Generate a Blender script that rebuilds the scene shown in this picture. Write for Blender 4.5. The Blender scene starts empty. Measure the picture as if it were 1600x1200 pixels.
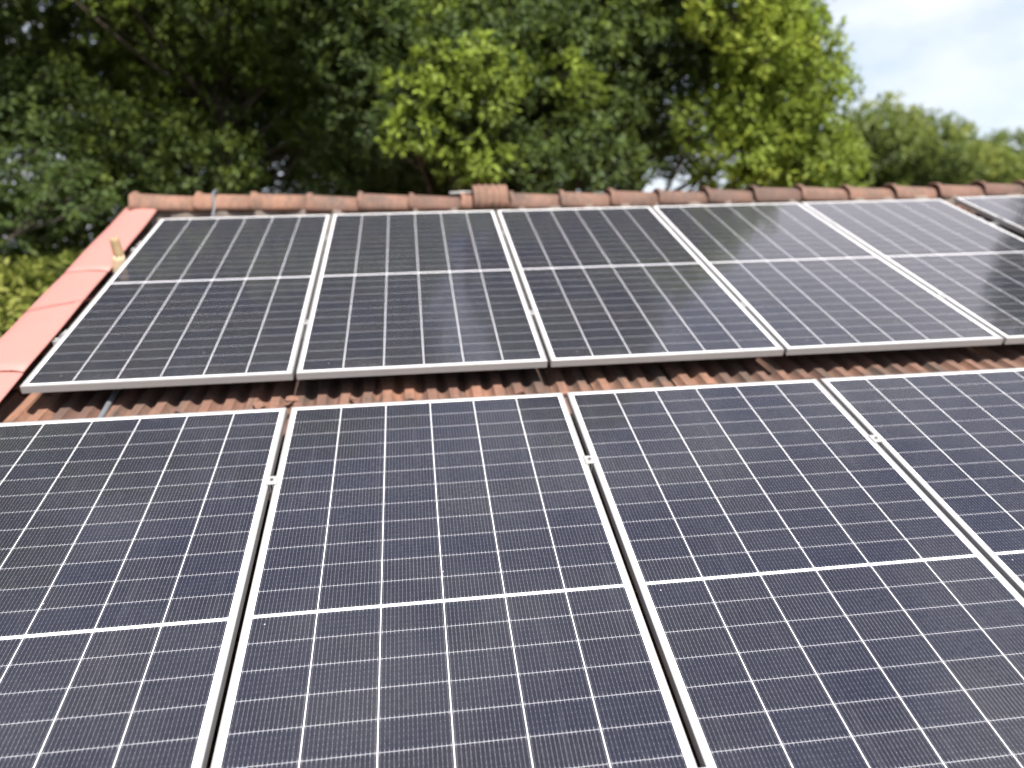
import bpy, bmesh, math, random
import numpy as np
from mathutils import Vector, Matrix

SC = bpy.context.scene
COL = SC.collection
rnd = random.Random(11)
R = math.radians

# ------------------------------------------------------------------ frame of reference
# roof plane coordinates: u along the ridge, v up the slope, n out of the slope;
# n = 0 is the glass of the panels, (0,0,0) the lower left corner of the back row
PITCH = R(20.0)
H0 = 4.20
CA, SA = math.cos(PITCH), math.sin(PITCH)
def W3(u, v, n=0.0):
    return Vector((u, v*CA - n*SA, H0 + v*SA + n*CA))
def WD(u, v, n):
    return Vector((u, v*CA - n*SA, v*SA + n*CA))

# ------------------------------------------------------------------ camera
cam_d = bpy.data.cameras.new('camera')
cam = bpy.data.objects.new('camera', cam_d); COL.objects.link(cam)
SC.camera = cam
right = WD(0.99166202, -0.12805088, 0.01447095)
down = WD(-0.05191285, -0.4997378, -0.86461968)
fwd = WD(0.11794699, 0.85665927, -0.50221848)
cpos = W3(1.69992, -3.06465, 1.68163)
cam.matrix_world = Matrix(((right.x, -down.x, -fwd.x, cpos.x), (right.y, -down.y, -fwd.y, cpos.y),
                           (right.z, -down.z, -fwd.z, cpos.z), (0, 0, 0, 1)))
cam_d.sensor_width = 36.0
cam_d.lens = 1196.32/1600*36
cam_d.clip_start = 0.05
cam_d.clip_end = 2000
cam_d.dof.use_dof = True
cam_d.dof.focus_distance = 2.25
cam_d.dof.aperture_fstop = 1.3

# ------------------------------------------------------------------ light
sun_dir = WD(0.17, -0.21, 1.0).normalized()          # towards the sun
SUN_EL = math.asin(sun_dir.z)
SUN_AZ = math.atan2(sun_dir.x, sun_dir.y)
sd = bpy.data.lights.new('sun', 'SUN')
sd.energy = 4.8; sd.angle = R(0.53); sd.color = (1.0, 0.955, 0.88)
sun = bpy.data.objects.new('sun', sd); COL.objects.link(sun)
sun.location = (0, 0, 40)
sun.rotation_euler = sun_dir.to_track_quat('Z', 'Y').to_euler()

world = bpy.data.worlds.new('World'); SC.world = world
world.use_nodes = True
wt = world.node_tree; wt.nodes.clear()
def wn(t, **kw):
    n = wt.nodes.new(t)
    for k, v in kw.items(): setattr(n, k, v)
    return n
wout = wn('ShaderNodeOutputWorld'); wbg = wn('ShaderNodeBackground')
wbg.inputs['Strength'].default_value = 0.085
sky = wn('ShaderNodeTexSky', sky_type='NISHITA', sun_disc=False)
sky.sun_elevation = SUN_EL; sky.sun_rotation = SUN_AZ
sky.air_density = 1.0; sky.dust_density = 2.0; sky.ozone_density = 1.0
wtc = wn('ShaderNodeTexCoord')
wsep = wn('ShaderNodeSeparateXYZ'); wt.links.new(wtc.outputs['Generated'], wsep.inputs[0])
wmap = wn('ShaderNodeMapping'); wmap.inputs['Scale'].default_value = (1.0, 1.0, 2.2)
wmap.inputs['Location'].default_value = (0.35, 0.1, 0.2)
wt.links.new(wtc.outputs['Generated'], wmap.inputs[0])
wno = wn('ShaderNodeTexNoise'); wno.inputs['Scale'].default_value = 3.4
wno.inputs['Detail'].default_value = 7; wno.inputs['Roughness'].default_value = 0.55
wt.links.new(wmap.outputs[0], wno.inputs['Vector'])
wr = wn('ShaderNodeValToRGB')
wr.color_ramp.elements[0].position = 0.44; wr.color_ramp.elements[1].position = 0.68
wt.links.new(wno.outputs['Fac'], wr.inputs[0])
# hazy white towards the horizon
whz = wn('ShaderNodeMapRange'); whz.inputs['From Min'].default_value = 0.0; whz.inputs['From Max'].default_value = 0.70
whz.inputs['To Min'].default_value = 0.92; whz.inputs['To Max'].default_value = 0.0
wt.links.new(wsep.outputs['Z'], whz.inputs['Value'])
wmx = wn('ShaderNodeMath', operation='MAXIMUM')
wmx.inputs[0].default_value = 0.0; wt.links.new(whz.outputs[0], wmx.inputs[1])
wcl = wn('ShaderNodeMath', operation='MULTIPLY'); wcl.inputs[1].default_value = 0.85
wt.links.new(wr.outputs[0], wcl.inputs[0])
wmix = wn('ShaderNodeMixRGB'); wmix.inputs['Color2'].default_value = (5.1, 5.8, 6.8, 1)
wt.links.new(wmx.outputs[0], wmix.inputs['Fac']); wt.links.new(sky.outputs[0], wmix.inputs['Color1'])
wmixc = wn('ShaderNodeMixRGB'); wmixc.inputs['Color2'].default_value = (7.0, 7.05, 7.2, 1)
wt.links.new(wcl.outputs[0], wmixc.inputs['Fac']); wt.links.new(wmix.outputs[0], wmixc.inputs['Color1'])
wmix = wmixc
# bright cumulus bank added outside the view, shaped for the panels' pale reflection
ca, ce = R(37), R(31)
wdot = wn('ShaderNodeVectorMath', operation='DOT_PRODUCT'); wdot.inputs[1].default_value = (math.sin(ca)*math.cos(ce), math.cos(ca)*math.cos(ce), math.sin(ce))
wt.links.new(wtc.outputs['Generated'], wdot.inputs[0])
wno2 = wn('ShaderNodeTexNoise'); wno2.inputs['Scale'].default_value = 4.0; wno2.inputs['Detail'].default_value = 6
wt.links.new(wtc.outputs['Generated'], wno2.inputs['Vector'])
wad = wn('ShaderNodeMath', operation='MULTIPLY_ADD'); wad.inputs[1].default_value = 0.10
wt.links.new(wno2.outputs['Fac'], wad.inputs[0]); wt.links.new(wdot.outputs['Value'], wad.inputs[2])
wrb = wn('ShaderNodeMapRange', interpolation_type='SMOOTHSTEP'); wrb.inputs['From Min'].default_value = 0.975; wrb.inputs['From Max'].default_value = 1.03
wt.links.new(wad.outputs[0], wrb.inputs['Value'])
wmixb = wn('ShaderNodeMixRGB'); wmixb.inputs['Color2'].default_value = (7.4, 7.2, 7.7, 1)
wtop = wn('ShaderNodeMapRange', interpolation_type='SMOOTHSTEP'); wtop.inputs['From Min'].default_value = 0.56; wtop.inputs['From Max'].default_value = 0.70
wtop.inputs['To Min'].default_value = 1.0; wtop.inputs['To Max'].default_value = 0.0
wt.links.new(wsep.outputs['Z'], wtop.inputs['Value'])
wlow = wn('ShaderNodeMapRange', interpolation_type='SMOOTHSTEP'); wlow.inputs['From Min'].default_value = 0.26; wlow.inputs['From Max'].default_value = 0.42
wt.links.new(wsep.outputs['Z'], wlow.inputs['Value'])
wml = wn('ShaderNodeMath', operation='MULTIPLY'); wt.links.new(wrb.outputs[0], wml.inputs[0]); wt.links.new(wlow.outputs[0], wml.inputs[1])
wmm = wn('ShaderNodeMath', operation='MULTIPLY'); wt.links.new(wml.outputs[0], wmm.inputs[0]); wt.links.new(wtop.outputs[0], wmm.inputs[1])
wt.links.new(wmm.outputs[0], wmixb.inputs['Fac']); wt.links.new(wmix.outputs[0], wmixb.inputs['Color1'])
wmix = wmixb
wt.links.new(wmix.outputs[0], wbg.inputs['Color']); wt.links.new(wbg.outputs[0], wout.inputs[0])

SC.view_settings.view_transform = 'Standard'
SC.view_settings.look = 'None'
SC.view_settings.gamma = 1.0
SC.view_settings.exposure = 1.0
SC.render.engine = 'CYCLES'
SC.cycles.max_bounces = 8
SC.cycles.use_denoising = True
SC.cycles.denoising_input_passes = 'RGB_ALBEDO'
SC.cycles.use_adaptive_sampling = False

# ------------------------------------------------------------------ helpers
def link(o, parent=None):
    COL.objects.link(o)
    if parent is not None: o.parent = parent
    return o
def obj(name, me, mat=None, parent=None, loc=None, rot=None):
    o = bpy.data.objects.new(name, me)
    if mat is not None and len(me.materials) == 0: me.materials.append(mat)
    link(o, parent)
    if loc is not None: o.location = loc
    if rot is not None: o.rotation_euler = rot
    return o
def bm_mesh(bm, name, smooth=False):
    me = bpy.data.meshes.new(name); bm.normal_update(); bm.to_mesh(me); bm.free()
    if smooth: me.polygons.foreach_set('use_smooth', [True]*len(me.polygons))
    return me
def tag(o, label=None, cat=None, group=None, kind=None):
    if label: o['label'] = label
    if cat: o['category'] = cat
    if group: o['group'] = group
    if kind: o['kind'] = kind
    return o
def empty(name, loc, rot=(0, 0, 0)):
    o = bpy.data.objects.new(name, None); o.empty_display_size = 0.2
    link(o); o.location = loc; o.rotation_euler = rot
    return o
def box(bm, lo, hi, bevel=0.0):
    x0, y0, z0 = lo; x1, y1, z1 = hi
    vs = [bm.verts.new(p) for p in ((x0,y0,z0),(x1,y0,z0),(x1,y1,z0),(x0,y1,z0),(x0,y0,z1),(x1,y0,z1),(x1,y1,z1),(x0,y1,z1))]
    fs = [bm.faces.new([vs[i] for i in f]) for f in ((3,2,1,0),(4,5,6,7),(0,1,5,4),(1,2,6,5),(2,3,7,6),(3,0,4,7))]
    if bevel:
        es = set(e for f in fs for e in f.edges)
        bmesh.ops.bevel(bm, geom=list(es), offset=bevel, segments=2, affect='EDGES', profile=0.5)
def tube(bm, pts, rads, seg=8, cap=True):
    pts = [Vector(p) for p in pts]
    rings = []
    for i, p in enumerate(pts):
        a = pts[max(i-1, 0)]; b = pts[min(i+1, len(pts)-1)]
        d = (b - a).normalized()
        ref = Vector((0, 0, 1)) if abs(d.z) < 0.9 else Vector((1, 0, 0))
        x = d.cross(ref).normalized(); y = x.cross(d)
        r = rads[i] if hasattr(rads, '__len__') else rads
        rings.append([bm.verts.new(p + (x*math.cos(2*math.pi*k/seg) + y*math.sin(2*math.pi*k/seg))*r) for k in range(seg)])
    for A, B in zip(rings, rings[1:]):
        for k in range(seg):
            bm.faces.new((A[k], A[(k+1) % seg], B[(k+1) % seg], B[k]))
    if cap:
        bm.faces.new(rings[0]); bm.faces.new(rings[-1][::-1])

class NT:
    """small node-building helper"""
    def __init__(s, name):
        s.m = bpy.data.materials.new(name); s.m.use_nodes = True
        s.t = s.m.node_tree; s.t.nodes.clear()
        s.out = s.t.nodes.new('ShaderNodeOutputMaterial')
    def n(s, t, ins=None, **kw):
        nd = s.t.nodes.new(t)
        for k, v in kw.items(): setattr(nd, k, v)
        for k, v in (ins or {}).items(): s.set(nd.inputs[k], v)
        return nd
    def set(s, sock, v):
        if isinstance(v, bpy.types.NodeSocket): s.t.links.new(v, sock)
        else: sock.default_value = v
    def m_(s, op, a, b=0.0, c=0.0):
        nd = s.t.nodes.new('ShaderNodeMath'); nd.operation = op
        s.set(nd.inputs[0], a); s.set(nd.inputs[1], b); s.set(nd.inputs[2], c)
        return nd.outputs[0]
    def mix(s, f, a, b, bt='MIX'):
        nd = s.t.nodes.new('ShaderNodeMixRGB'); nd.blend_type = bt
        s.set(nd.inputs[0], f); s.set(nd.inputs[1], a); s.set(nd.inputs[2], b)
        return nd.outputs[0]
    def noise(s, vec, scale, detail=4, rough=0.55, out='Fac'):
        nd = s.n('ShaderNodeTexNoise', {'Scale': scale, 'Detail': detail, 'Roughness': rough})
        if vec is not None: s.set(nd.inputs['Vector'], vec)
        return nd.outputs[out]
    def ramp(s, f, stops):
        nd = s.t.nodes.new('ShaderNodeValToRGB'); cr = nd.color_ramp
        while len(cr.elements) < len(stops): cr.elements.new(0.5)
        for e, (p, c) in zip(cr.elements, stops):
            e.position = p; e.color = c if len(c) == 4 else (*c, 1)
        s.set(nd.inputs[0], f)
        return nd.outputs[0]
    def range(s, f, a, b, c, d):
        nd = s.n('ShaderNodeMapRange', {'Value': f, 'From Min': a, 'From Max': b, 'To Min': c, 'To Max': d})
        return nd.outputs[0]
    def coord(s, which='Object'):
        return s.n('ShaderNodeTexCoord').outputs[which]
    def bump(s, h, strength=0.3, dist=0.01):
        return s.n('ShaderNodeBump', {'Height': h, 'Strength': strength, 'Distance': dist}).outputs[0]
    def bsdf(s, **ins):
        nd = s.t.nodes.new('ShaderNodeBsdfPrincipled')
        for k, v in ins.items(): s.set(nd.inputs[k.replace('_', ' ')], v)
        s.t.links.new(nd.outputs[0], s.out.inputs[0])
        return nd
def c4(r, g, b): return (r, g, b, 1.0)

# ------------------------------------------------------------------ panel sizes
PW, PL, PT = 1.134, 2.278, 0.035
GAPB, GAPF = 0.0175, 0.0210
LIP = 0.012
MARG = 0.022; MIDBAR = 0.011
PX = (PW - 2*MARG)/6
PY = (PL - 2*MARG - MIDBAR)/24

# ------------------------------------------------------------------ materials
def mat_cells():
    t = NT('photovoltaic_cells')
    co = t.coord('Object')
    sep = t.n('ShaderNodeSeparateXYZ', {0: co})
    x, y = sep.outputs['X'], sep.outputs['Y']
    rid = t.n('ShaderNodeObjectInfo').outputs['Random']
    xx = t.m_('DIVIDE', t.m_('SUBTRACT', x, MARG), PX)
    fx = t.m_('FRACT', xx)
    half = t.m_('GREATER_THAN', y, PL/2)
    y1 = t.m_('SUBTRACT', t.m_('SUBTRACT', y, MARG), t.m_('MULTIPLY', half, MIDBAR))
    yy = t.m_('DIVIDE', y1, PY)
    fy = t.m_('FRACT', yy)
    ax = t.m_('ABSOLUTE', t.m_('SUBTRACT', fx, 0.5))
    ay = t.m_('ABSOLUTE', t.m_('SUBTRACT', fy, 0.5))
    gx = t.m_('GREATER_THAN', ax, 0.5 - 0.0027/PX/2)
    gy = t.m_('GREATER_THAN', ay, 0.5 - 0.0010/PY/2)
    ox = t.m_('GREATER_THAN', t.m_('ABSOLUTE', t.m_('SUBTRACT', x, PW/2)), PW/2 - MARG)
    oy = t.m_('GREATER_THAN', t.m_('ABSOLUTE', t.m_('SUBTRACT', y, PL/2)), PL/2 - MARG)
    mb = t.m_('LESS_THAN', t.m_('ABSOLUTE', t.m_('SUBTRACT', y, PL/2)), MIDBAR/2)
    white = gx
    for g in (ox, oy, mb): white = t.m_('MAXIMUM', white, g)
    # ribbon wires, sixteen to a cell, with solder pads
    fw = t.m_('ABSOLUTE', t.m_('SUBTRACT', t.m_('FRACT', t.m_('MULTIPLY', fx, 16.0)), 0.5))
    wire = t.m_('LESS_THAN', fw, 0.0005*16/PX/2)
    pad = t.m_('LESS_THAN', fw, 0.0011*16/PX/2)
    fp = t.m_('ABSOLUTE', t.m_('SUBTRACT', t.m_('FRACT', t.m_('MULTIPLY', fy, 6.0)), 0.5))
    padm = t.m_('MULTIPLY', pad, t.m_('LESS_THAN', fp, 0.06))
    endp = t.m_('MULTIPLY', pad, t.m_('GREATER_THAN', ay, 0.5 - 0.0058/PY))
    # cell tone
    cell = t.n('ShaderNodeCombineXYZ', {0: t.m_('FLOOR', xx), 1: t.m_('FLOOR', yy), 2: t.m_('MULTIPLY', rid, 57.0)}).outputs[0]
    wn_ = t.n('ShaderNodeTexWhiteNoise', {'Vector': cell}, noise_dimensions='3D').outputs['Value']
    soft = t.noise(t.n('ShaderNodeVectorMath', {0: co, 1: t.n('ShaderNodeCombineXYZ', {0: t.m_('MULTIPLY', rid, 31.0), 1: t.m_('MULTIPLY', rid, 11.0), 2: 0.0}).outputs[0]}, operation='ADD').outputs[0], 1.6, 3)
    tone = t.m_('ADD', t.m_('MULTIPLY', wn_, 0.42), t.m_('MULTIPLY', soft, 0.55))
    base = t.ramp(tone, [(0.05, (0.0105, 0.0120, 0.0235)), (0.45, (0.0125, 0.0130, 0.0220)), (0.75, (0.0135, 0.0130, 0.0200)), (0.95, (0.0150, 0.0135, 0.0200))])
    wire_s = t.m_('MULTIPLY', wire, t.range(wn_, 0, 1, 0.55, 1.0))
    colr = t.mix(wire_s, base, c4(0.20, 0.20, 0.225))
    colr = t.mix(padm, colr, c4(0.23, 0.23, 0.25))
    colr = t.mix(endp, colr, c4(0.28, 0.28, 0.31))
    colr = t.mix(gy, colr, c4(0.46, 0.46, 0.49))
    colr = t.mix(white, colr, c4(0.76, 0.76, 0.78))
    # dust film on the glass, thicker towards the lower edge, and a few specks
    du = t.noise(co, 5.0, 6, 0.6)
    du2 = t.noise(co, 60.0, 3, 0.6)
    film = t.m_('ADD', t.range(du, 0.35, 0.7, 0.008, 0.018), t.range(du2, 0.45, 0.8, 0.0, 0.022))
    low = t.range(y, 0.012, 0.10, 0.05, 0.0)
    film = t.m_('ADD', film, t.m_('MULTIPLY', t.m_('MAXIMUM', low, 0.0), t.range(du, 0.4, 0.6, 0.2, 1.0)))
    run = t.noise(t.n('ShaderNodeMapping', {'Vector': co, 'Scale': (26.0, 1.3, 1.0), 'Location': t.n('ShaderNodeCombineXYZ', {0: t.m_('MULTIPLY', rid, 40.0), 1: 0.0, 2: 0.0}).outputs[0]}).outputs[0], 1.0, 4, 0.6)
    film = t.m_('ADD', film, t.range(run, 0.55, 0.78, 0.0, 0.030))
    vor = t.n('ShaderNodeTexVoronoi', {'Vector': co, 'Scale': 14.0, 'Randomness': 1.0})
    spk = t.m_('MULTIPLY', t.m_('LESS_THAN', vor.outputs['Distance'], 0.035),
               t.m_('GREATER_THAN', t.n('ShaderNodeSeparateColor', {0: vor.outputs['Color']}).outputs[0], 0.84))
    film = t.m_('MAXIMUM', film, t.m_('MULTIPLY', spk, 0.75))
    colr = t.mix(film, colr, c4(0.46, 0.45, 0.46))
    wob = t.noise(co, 9.0, 2)
    nrm = t.bump(wob, 0.05, 0.01)
    p = t.bsdf(Base_Color=colr, Roughness=0.55, Coat_Weight=1.0, Coat_Roughness=0.07, Coat_IOR=1.52, Coat_Normal=nrm)
    p.inputs['Specular IOR Level'].default_value = 0.0
    return t.m
def mat_alu(name, base, rough, metal):
    t = NT(name); co = t.coord('Object')
    n1 = t.noise(co, 14.0, 5)
    st = t.n('ShaderNodeMapping', {'Vector': co, 'Scale': (4.0, 90.0, 90.0)})
    n2 = t.noise(st.outputs[0], 3.0, 3)
    colr = t.mix(t.range(n1, 0.35, 0.75, 0.0, 0.22), c4(*base), c4(base[0]*0.72, base[1]*0.70, base[2]*0.66))
    t.bsdf(Base_Color=colr, Metallic=metal, Roughness=t.range(n2, 0.3, 0.7, rough-0.07, rough+0.08), Normal=t.bump(n2, 0.05, 0.002))
    return t.m
def mat_plain(name, c, rough=0.6, metal=0.0, var=0.25, scale=12.0, dark=0.6):
    t = NT(name); co = t.coord('Object')
    n1 = t.noise(co, scale, 5)
    colr = t.mix(t.range(n1, 0.35, 0.7, 0.0, var), c4(*c), c4(c[0]*dark, c[1]*dark, c[2]*dark))
    t.bsdf(Base_Color=colr, Metallic=metal, Roughness=rough, Normal=t.bump(n1, 0.15, 0.004))
    return t.m
def mat_clay(name, base, grime=0.8):
    t = NT(name); co = t.coord('Object')
    tint = t.n('ShaderNodeAttribute', attribute_name='tint').outputs['Fac']
    rid = t.n('ShaderNodeObjectInfo').outputs['Random']
    off = t.n('ShaderNodeVectorMath', {0: co, 1: t.n('ShaderNodeCombineXYZ', {0: t.m_('MULTIPLY', rid, 19.0), 1: t.m_('MULTIPLY', tint, 23.0), 2: 0.0}).outputs[0]}, operation='ADD').outputs[0]
    big = t.noise(off, 3.2, 6, 0.62)
    fine = t.noise(off, 45.0, 6, 0.65)
    st = t.n('ShaderNodeMapping', {'Vector': off, 'Scale': (38.0, 5.0, 20.0)}).outputs[0]
    streak = t.noise(st, 1.0, 4, 0.6)
    b = base
    clay = t.ramp(tint, [(0.0, (b[0]*0.62, b[1]*0.60, b[2]*0.62)), (0.5, b), (1.0, (b[0]*1.22, b[1]*1.16, b[2]*1.05))])
    clay = t.mix(t.range(fine, 0.35, 0.7, 0.0, 0.45), clay, c4(b[0]*0.55, b[1]*0.52, b[2]*0.55))
    g = t.m_('ADD', t.m_('MULTIPLY', big, 0.7), t.m_('MULTIPLY', streak, 0.45))
    gm = t.m_('MULTIPLY', t.range(g, 0.48, 0.72, 0.0, 1.0), grime)
    colr = t.mix(gm, clay, c4(0.066, 0.050, 0.041))
    lich = t.m_('MULTIPLY', t.range(t.noise(off, 22.0, 5, 0.7), 0.66, 0.72, 0.0, 0.6), grime)
    colr = t.mix(lich, colr, c4(0.22, 0.195, 0.165))
    t.bsdf(Base_Color=colr, Roughness=0.85, Normal=t.bump(t.m_('ADD', fine, t.m_('MULTIPLY', streak, 0.5)), 0.35, 0.006))
    return t.m
def mat_paint_coral():
    t = NT('coral_painted_sheet'); co = t.coord('Object')
    rid = t.n('ShaderNodeObjectInfo').outputs['Random']
    off = t.n('ShaderNodeVectorMath', {0: co, 1: t.n('ShaderNodeCombineXYZ', {0: t.m_('MULTIPLY', rid, 19.0), 1: 0.0, 2: 0.0}).outputs[0]}, operation='ADD').outputs[0]
    big = t.noise(off, 3.0, 5); fine = t.noise(off, 30.0, 5, 0.65)
    st = t.noise(t.n('ShaderNodeMapping', {'Vector': off, 'Scale': (3.0, 26.0, 3.0)}).outputs[0], 1.0, 4)
    c = t.mix(t.range(big, 0.35, 0.7, 0.0, 0.5), c4(0.395, 0.172, 0.152), c4(0.365, 0.157, 0.138))
    c = t.mix(t.range(fine, 0.5, 0.75, 0.0, 0.28), c, c4(0.40, 0.215, 0.19))
    c = t.mix(t.range(st, 0.66, 0.8, 0.0, 0.4), c, c4(0.27, 0.11, 0.09))
    t.bsdf(Base_Color=c, Roughness=0.6, Normal=t.bump(t.m_('ADD', big, t.m_('MULTIPLY', fine, 0.08)), 0.25, 0.01))
    return t.m
def mat_leaf(name, stops, trans=0.30):
    t = NT(name)
    tone = t.n('ShaderNodeAttribute', attribute_name='tone').outputs['Fac']
    c = t.ramp(tone, stops)
    p = t.n('ShaderNodeBsdfPrincipled', {'Base Color': c, 'Roughness': 0.58})
    p.inputs['Specular IOR Level'].default_value = 0.25
    tr = t.n('ShaderNodeBsdfTranslucent', {'Color': t.mix(0.5, c, c4(0.12, 0.16, 0.02))})
    mx = t.n('ShaderNodeMixShader', {0: trans, 1: p.outputs[0], 2: tr.outputs[0]})
    t.t.links.new(mx.outputs[0], t.out.inputs[0])
    return t.m
def mat_bark():
    t = NT('tree_bark'); co = t.coord('Object')
    st = t.noise(t.n('ShaderNodeMapping', {'Vector': co, 'Scale': (9.0, 9.0, 2.0)}).outputs[0], 1.6, 6, 0.65)
    c = t.ramp(st, [(0.3, (0.03, 0.023, 0.018)), (0.7, (0.10, 0.078, 0.06))])
    t.bsdf(Base_Color=c, Roughness=0.9, Normal=t.bump(st, 0.7, 0.03))
    return t.m
def mat_ground():
    t = NT('grassy_earth'); co = t.coord('Object')
    a = t.noise(co, 0.25, 6, 0.6); b = t.noise(co, 7.0, 6, 0.7)
    c = t.mix(t.range(a, 0.4, 0.62, 0.0, 1.0), c4(0.060, 0.085, 0.022), c4(0.15, 0.115, 0.07))
    c = t.mix(t.range(b, 0.35, 0.7, 0.0, 0.6), c, c4(0.035, 0.05, 0.015))
    t.bsdf(Base_Color=c, Roughness=0.95, Normal=t.bump(b, 0.6, 0.08))
    return t.m

M_CELL = mat_cells()
M_ALU = mat_alu('anodised_aluminium', (0.41, 0.405, 0.41), 0.42, 0.35)
M_RAIL = mat_alu('mill_aluminium', (0.72, 0.72, 0.72), 0.38, 0.6)
M_STEEL = mat_plain('zinc_steel', (0.22, 0.22, 0.22), 0.4, 0.8)
M_BACK = mat_plain('white_backsheet', (0.75, 0.75, 0.75), 0.6, 0, 0.1)
M_TILE = mat_clay('weathered_roof_tile', (0.215, 0.110, 0.076), 0.95)
M_RIDGE = mat_clay('terracotta_ridge', (0.215, 0.116, 0.083), 0.80)
M_MORTAR = mat_plain('cement_mortar', (0.21, 0.175, 0.15), 0.9, 0, 0.6, 18.0, 0.55)  # darkened, shade under the ridge tiles put into the mortar colour
M_CORAL = mat_paint_coral()
M_WOOD = mat_plain('old_timber', (0.07, 0.042, 0.03), 0.8, 0, 0.6, 10.0, 0.5)
M_WALL = mat_plain('lime_plaster', (0.62, 0.57, 0.48), 0.85, 0, 0.35, 2.0, 0.8)
M_PVC = mat_plain('grey_conduit', (0.13, 0.14, 0.155), 0.45, 0, 0.4, 20.0, 0.7)
M_HUSK = mat_plain('dry_husk', (0.36, 0.255, 0.14), 0.75, 0, 0.6, 25.0, 0.6)
M_HUSK2 = mat_plain('pale_husk', (0.50, 0.39, 0.25), 0.75, 0, 0.5, 25.0, 0.7)
M_WIRE = mat_plain('red_wire', (0.16, 0.03, 0.025), 0.5)
M_BARK = mat_bark()
M_DARKLEAF = mat_leaf('dark_evergreen_leaf', [(0.0, (0.050, 0.070, 0.036)), (0.4, (0.098, 0.145, 0.048)), (0.7, (0.17, 0.230, 0.046)), (1.0, (0.31, 0.40, 0.060))], 0.48)
M_LIMELEAF = mat_leaf('lime_green_leaf', [(0.0, (0.085, 0.115, 0.028)), (0.5, (0.195, 0.265, 0.042)), (0.8, (0.275, 0.36, 0.050)), (1.0, (0.34, 0.39, 0.055))], 0.48)
M_FARLEAF = mat_leaf('mid_green_leaf', [(0.0, (0.07, 0.095, 0.042)), (0.5, (0.17, 0.22, 0.060)), (1.0, (0.30, 0.33, 0.075))], 0.45)  # leaf tones lightened, distance haze put into the colour
M_BUSHLEAF = mat_leaf('olive_bush_leaf', [(0.0, (0.05, 0.065, 0.022)), (0.5, (0.130, 0.160, 0.036)), (1.0, (0.27, 0.28, 0.06))], 0.45)

# ------------------------------------------------------------------ ground
bm = bmesh.new()
N = 60
for i in range(N+1):
    for j in range(N+1):
        fx, fy = (i/N*2-1), (j/N*2-1)
        X = 900*fx*abs(fx); Y = 900*fy*abs(fy)
        bm.verts.new((X, Y, 0.12*math.sin(X*0.21)*math.cos(Y*0.17)))
bm.verts.ensure_lookup_table()
for i in range(N):
    for j in range(N):
        k = i*(N+1)+j
        bm.faces.new((bm.verts[k], bm.verts[k+N+1], bm.verts[k+N+2], bm.verts[k+1]))
tag(obj('ground', bm_mesh(bm, 'ground', True), mat_ground()), 'grassy earth round the house under the trees', 'ground', kind='structure')

# ------------------------------------------------------------------ house
UL, UR = -0.30, 9.30            # gable to gable
VE, VA = -4.515, 2.70            # eave, apex
NC = -0.130                     # crest of the tiles
house = empty('house', (0, 0, 0))
tag(house, 'house with a weathered terracotta tiled roof carrying the solar panels', 'house')

def tile_profile():
    pts = []
    for w in range(2):
        for t, in ((0.0,), (0.10,), (0.20,), (0.27,), (0.298,), (0.302,), (0.5,), (0.698,), (0.702,), (0.73,), (0.80,), (0.90,)):
            a = abs(t-0.5)
            d = max(0.0, min(1.0, (a-0.2)/0.3))
            z = -0.028*(1-(1-d)**2) - (0.003 if a > 0.2 else 0)
            pts.append(((w + t)*0.1, z, w))
    pts.append((0.207, -0.031, 1))
    return pts
TP = tile_profile()
def tile_field(seed, u0, u1, v0, v1, xf):
    rr = random.Random(seed)
    V, F, T = [], [], []
    nv = int(math.ceil((v1 - v0)/0.315)); nu = int(math.ceil((u1-u0)/0.2))
    np_ = len(TP)
    for j in range(nv):
        vb = v0 + j*0.315
        vl = min(0.345, v1 + 0.02 - vb)
        for i in range(nu):
            ub = u0 + i*0.2 + rr.uniform(-0.005, 0.005)
            dn = rr.uniform(-0.005, 0.005); sk = rr.uniform(-0.010, 0.010); dv = rr.uniform(-0.008, 0.008)
            tint = min(1, max(0, rr.gauss(0.5, 0.32)))
            b = len(V)
            chip = rr.random() < 0.25
            for k, (fv, up) in enumerate(((0.0, 0.013), (0.0, 0.0255), (0.06, 0.0262), (0.5, 0.013), (1.0, 0.0))):
                for (pu, pz, w) in TP:
                    vv = vb + dv + fv*vl
                    if k < 2:
                        vv += 0.004*math.sin(pu*90+tint*20) + (0.02*max(0, math.sin(pu*31+i)) if chip else 0)
                    V.append(xf(ub + pu + sk*fv, vv, NC + pz + dn + up - 0.013 + (0.004 if w == 0 and pu < 0.03 else 0)))
            for k in range(4):
                for q in range(np_-1):
                    F.append((b+k*np_+q, b+k*np_+q+1, b+(k+1)*np_+q+1, b+(k+1)*np_+q)); T.append(tint)
    return V, F, T
C2, S2 = math.cos(2*PITCH), math.sin(2*PITCH)
def back_xf(u, v, n):
    s = VA - v; m = n - NC
    return (u, VA + s*C2 + m*S2, NC - s*S2 + m*C2)
V, F, T = tile_field(3, UL, UR, VE, VA-0.02, lambda u, v, n: (u, v, n))
V2, F2, T2 = tile_field(5, UL, UR, VE, VA-0.02, back_xf)
o_ = len(V)
# the back slope is wound the other way round
V += V2; F += [tuple(o_+i for i in f[::-1]) for f in F2]; T += T2
me = bpy.data.meshes.new('roof_tiles'); me.from_pydata(V, [], F)
at = me.attributes.new('tint', 'FLOAT', 'FACE'); at.data.foreach_set('value', T)
roof = obj('roof', me, M_TILE, house, (0, 0, H0), (PITCH, 0, 0))

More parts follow.
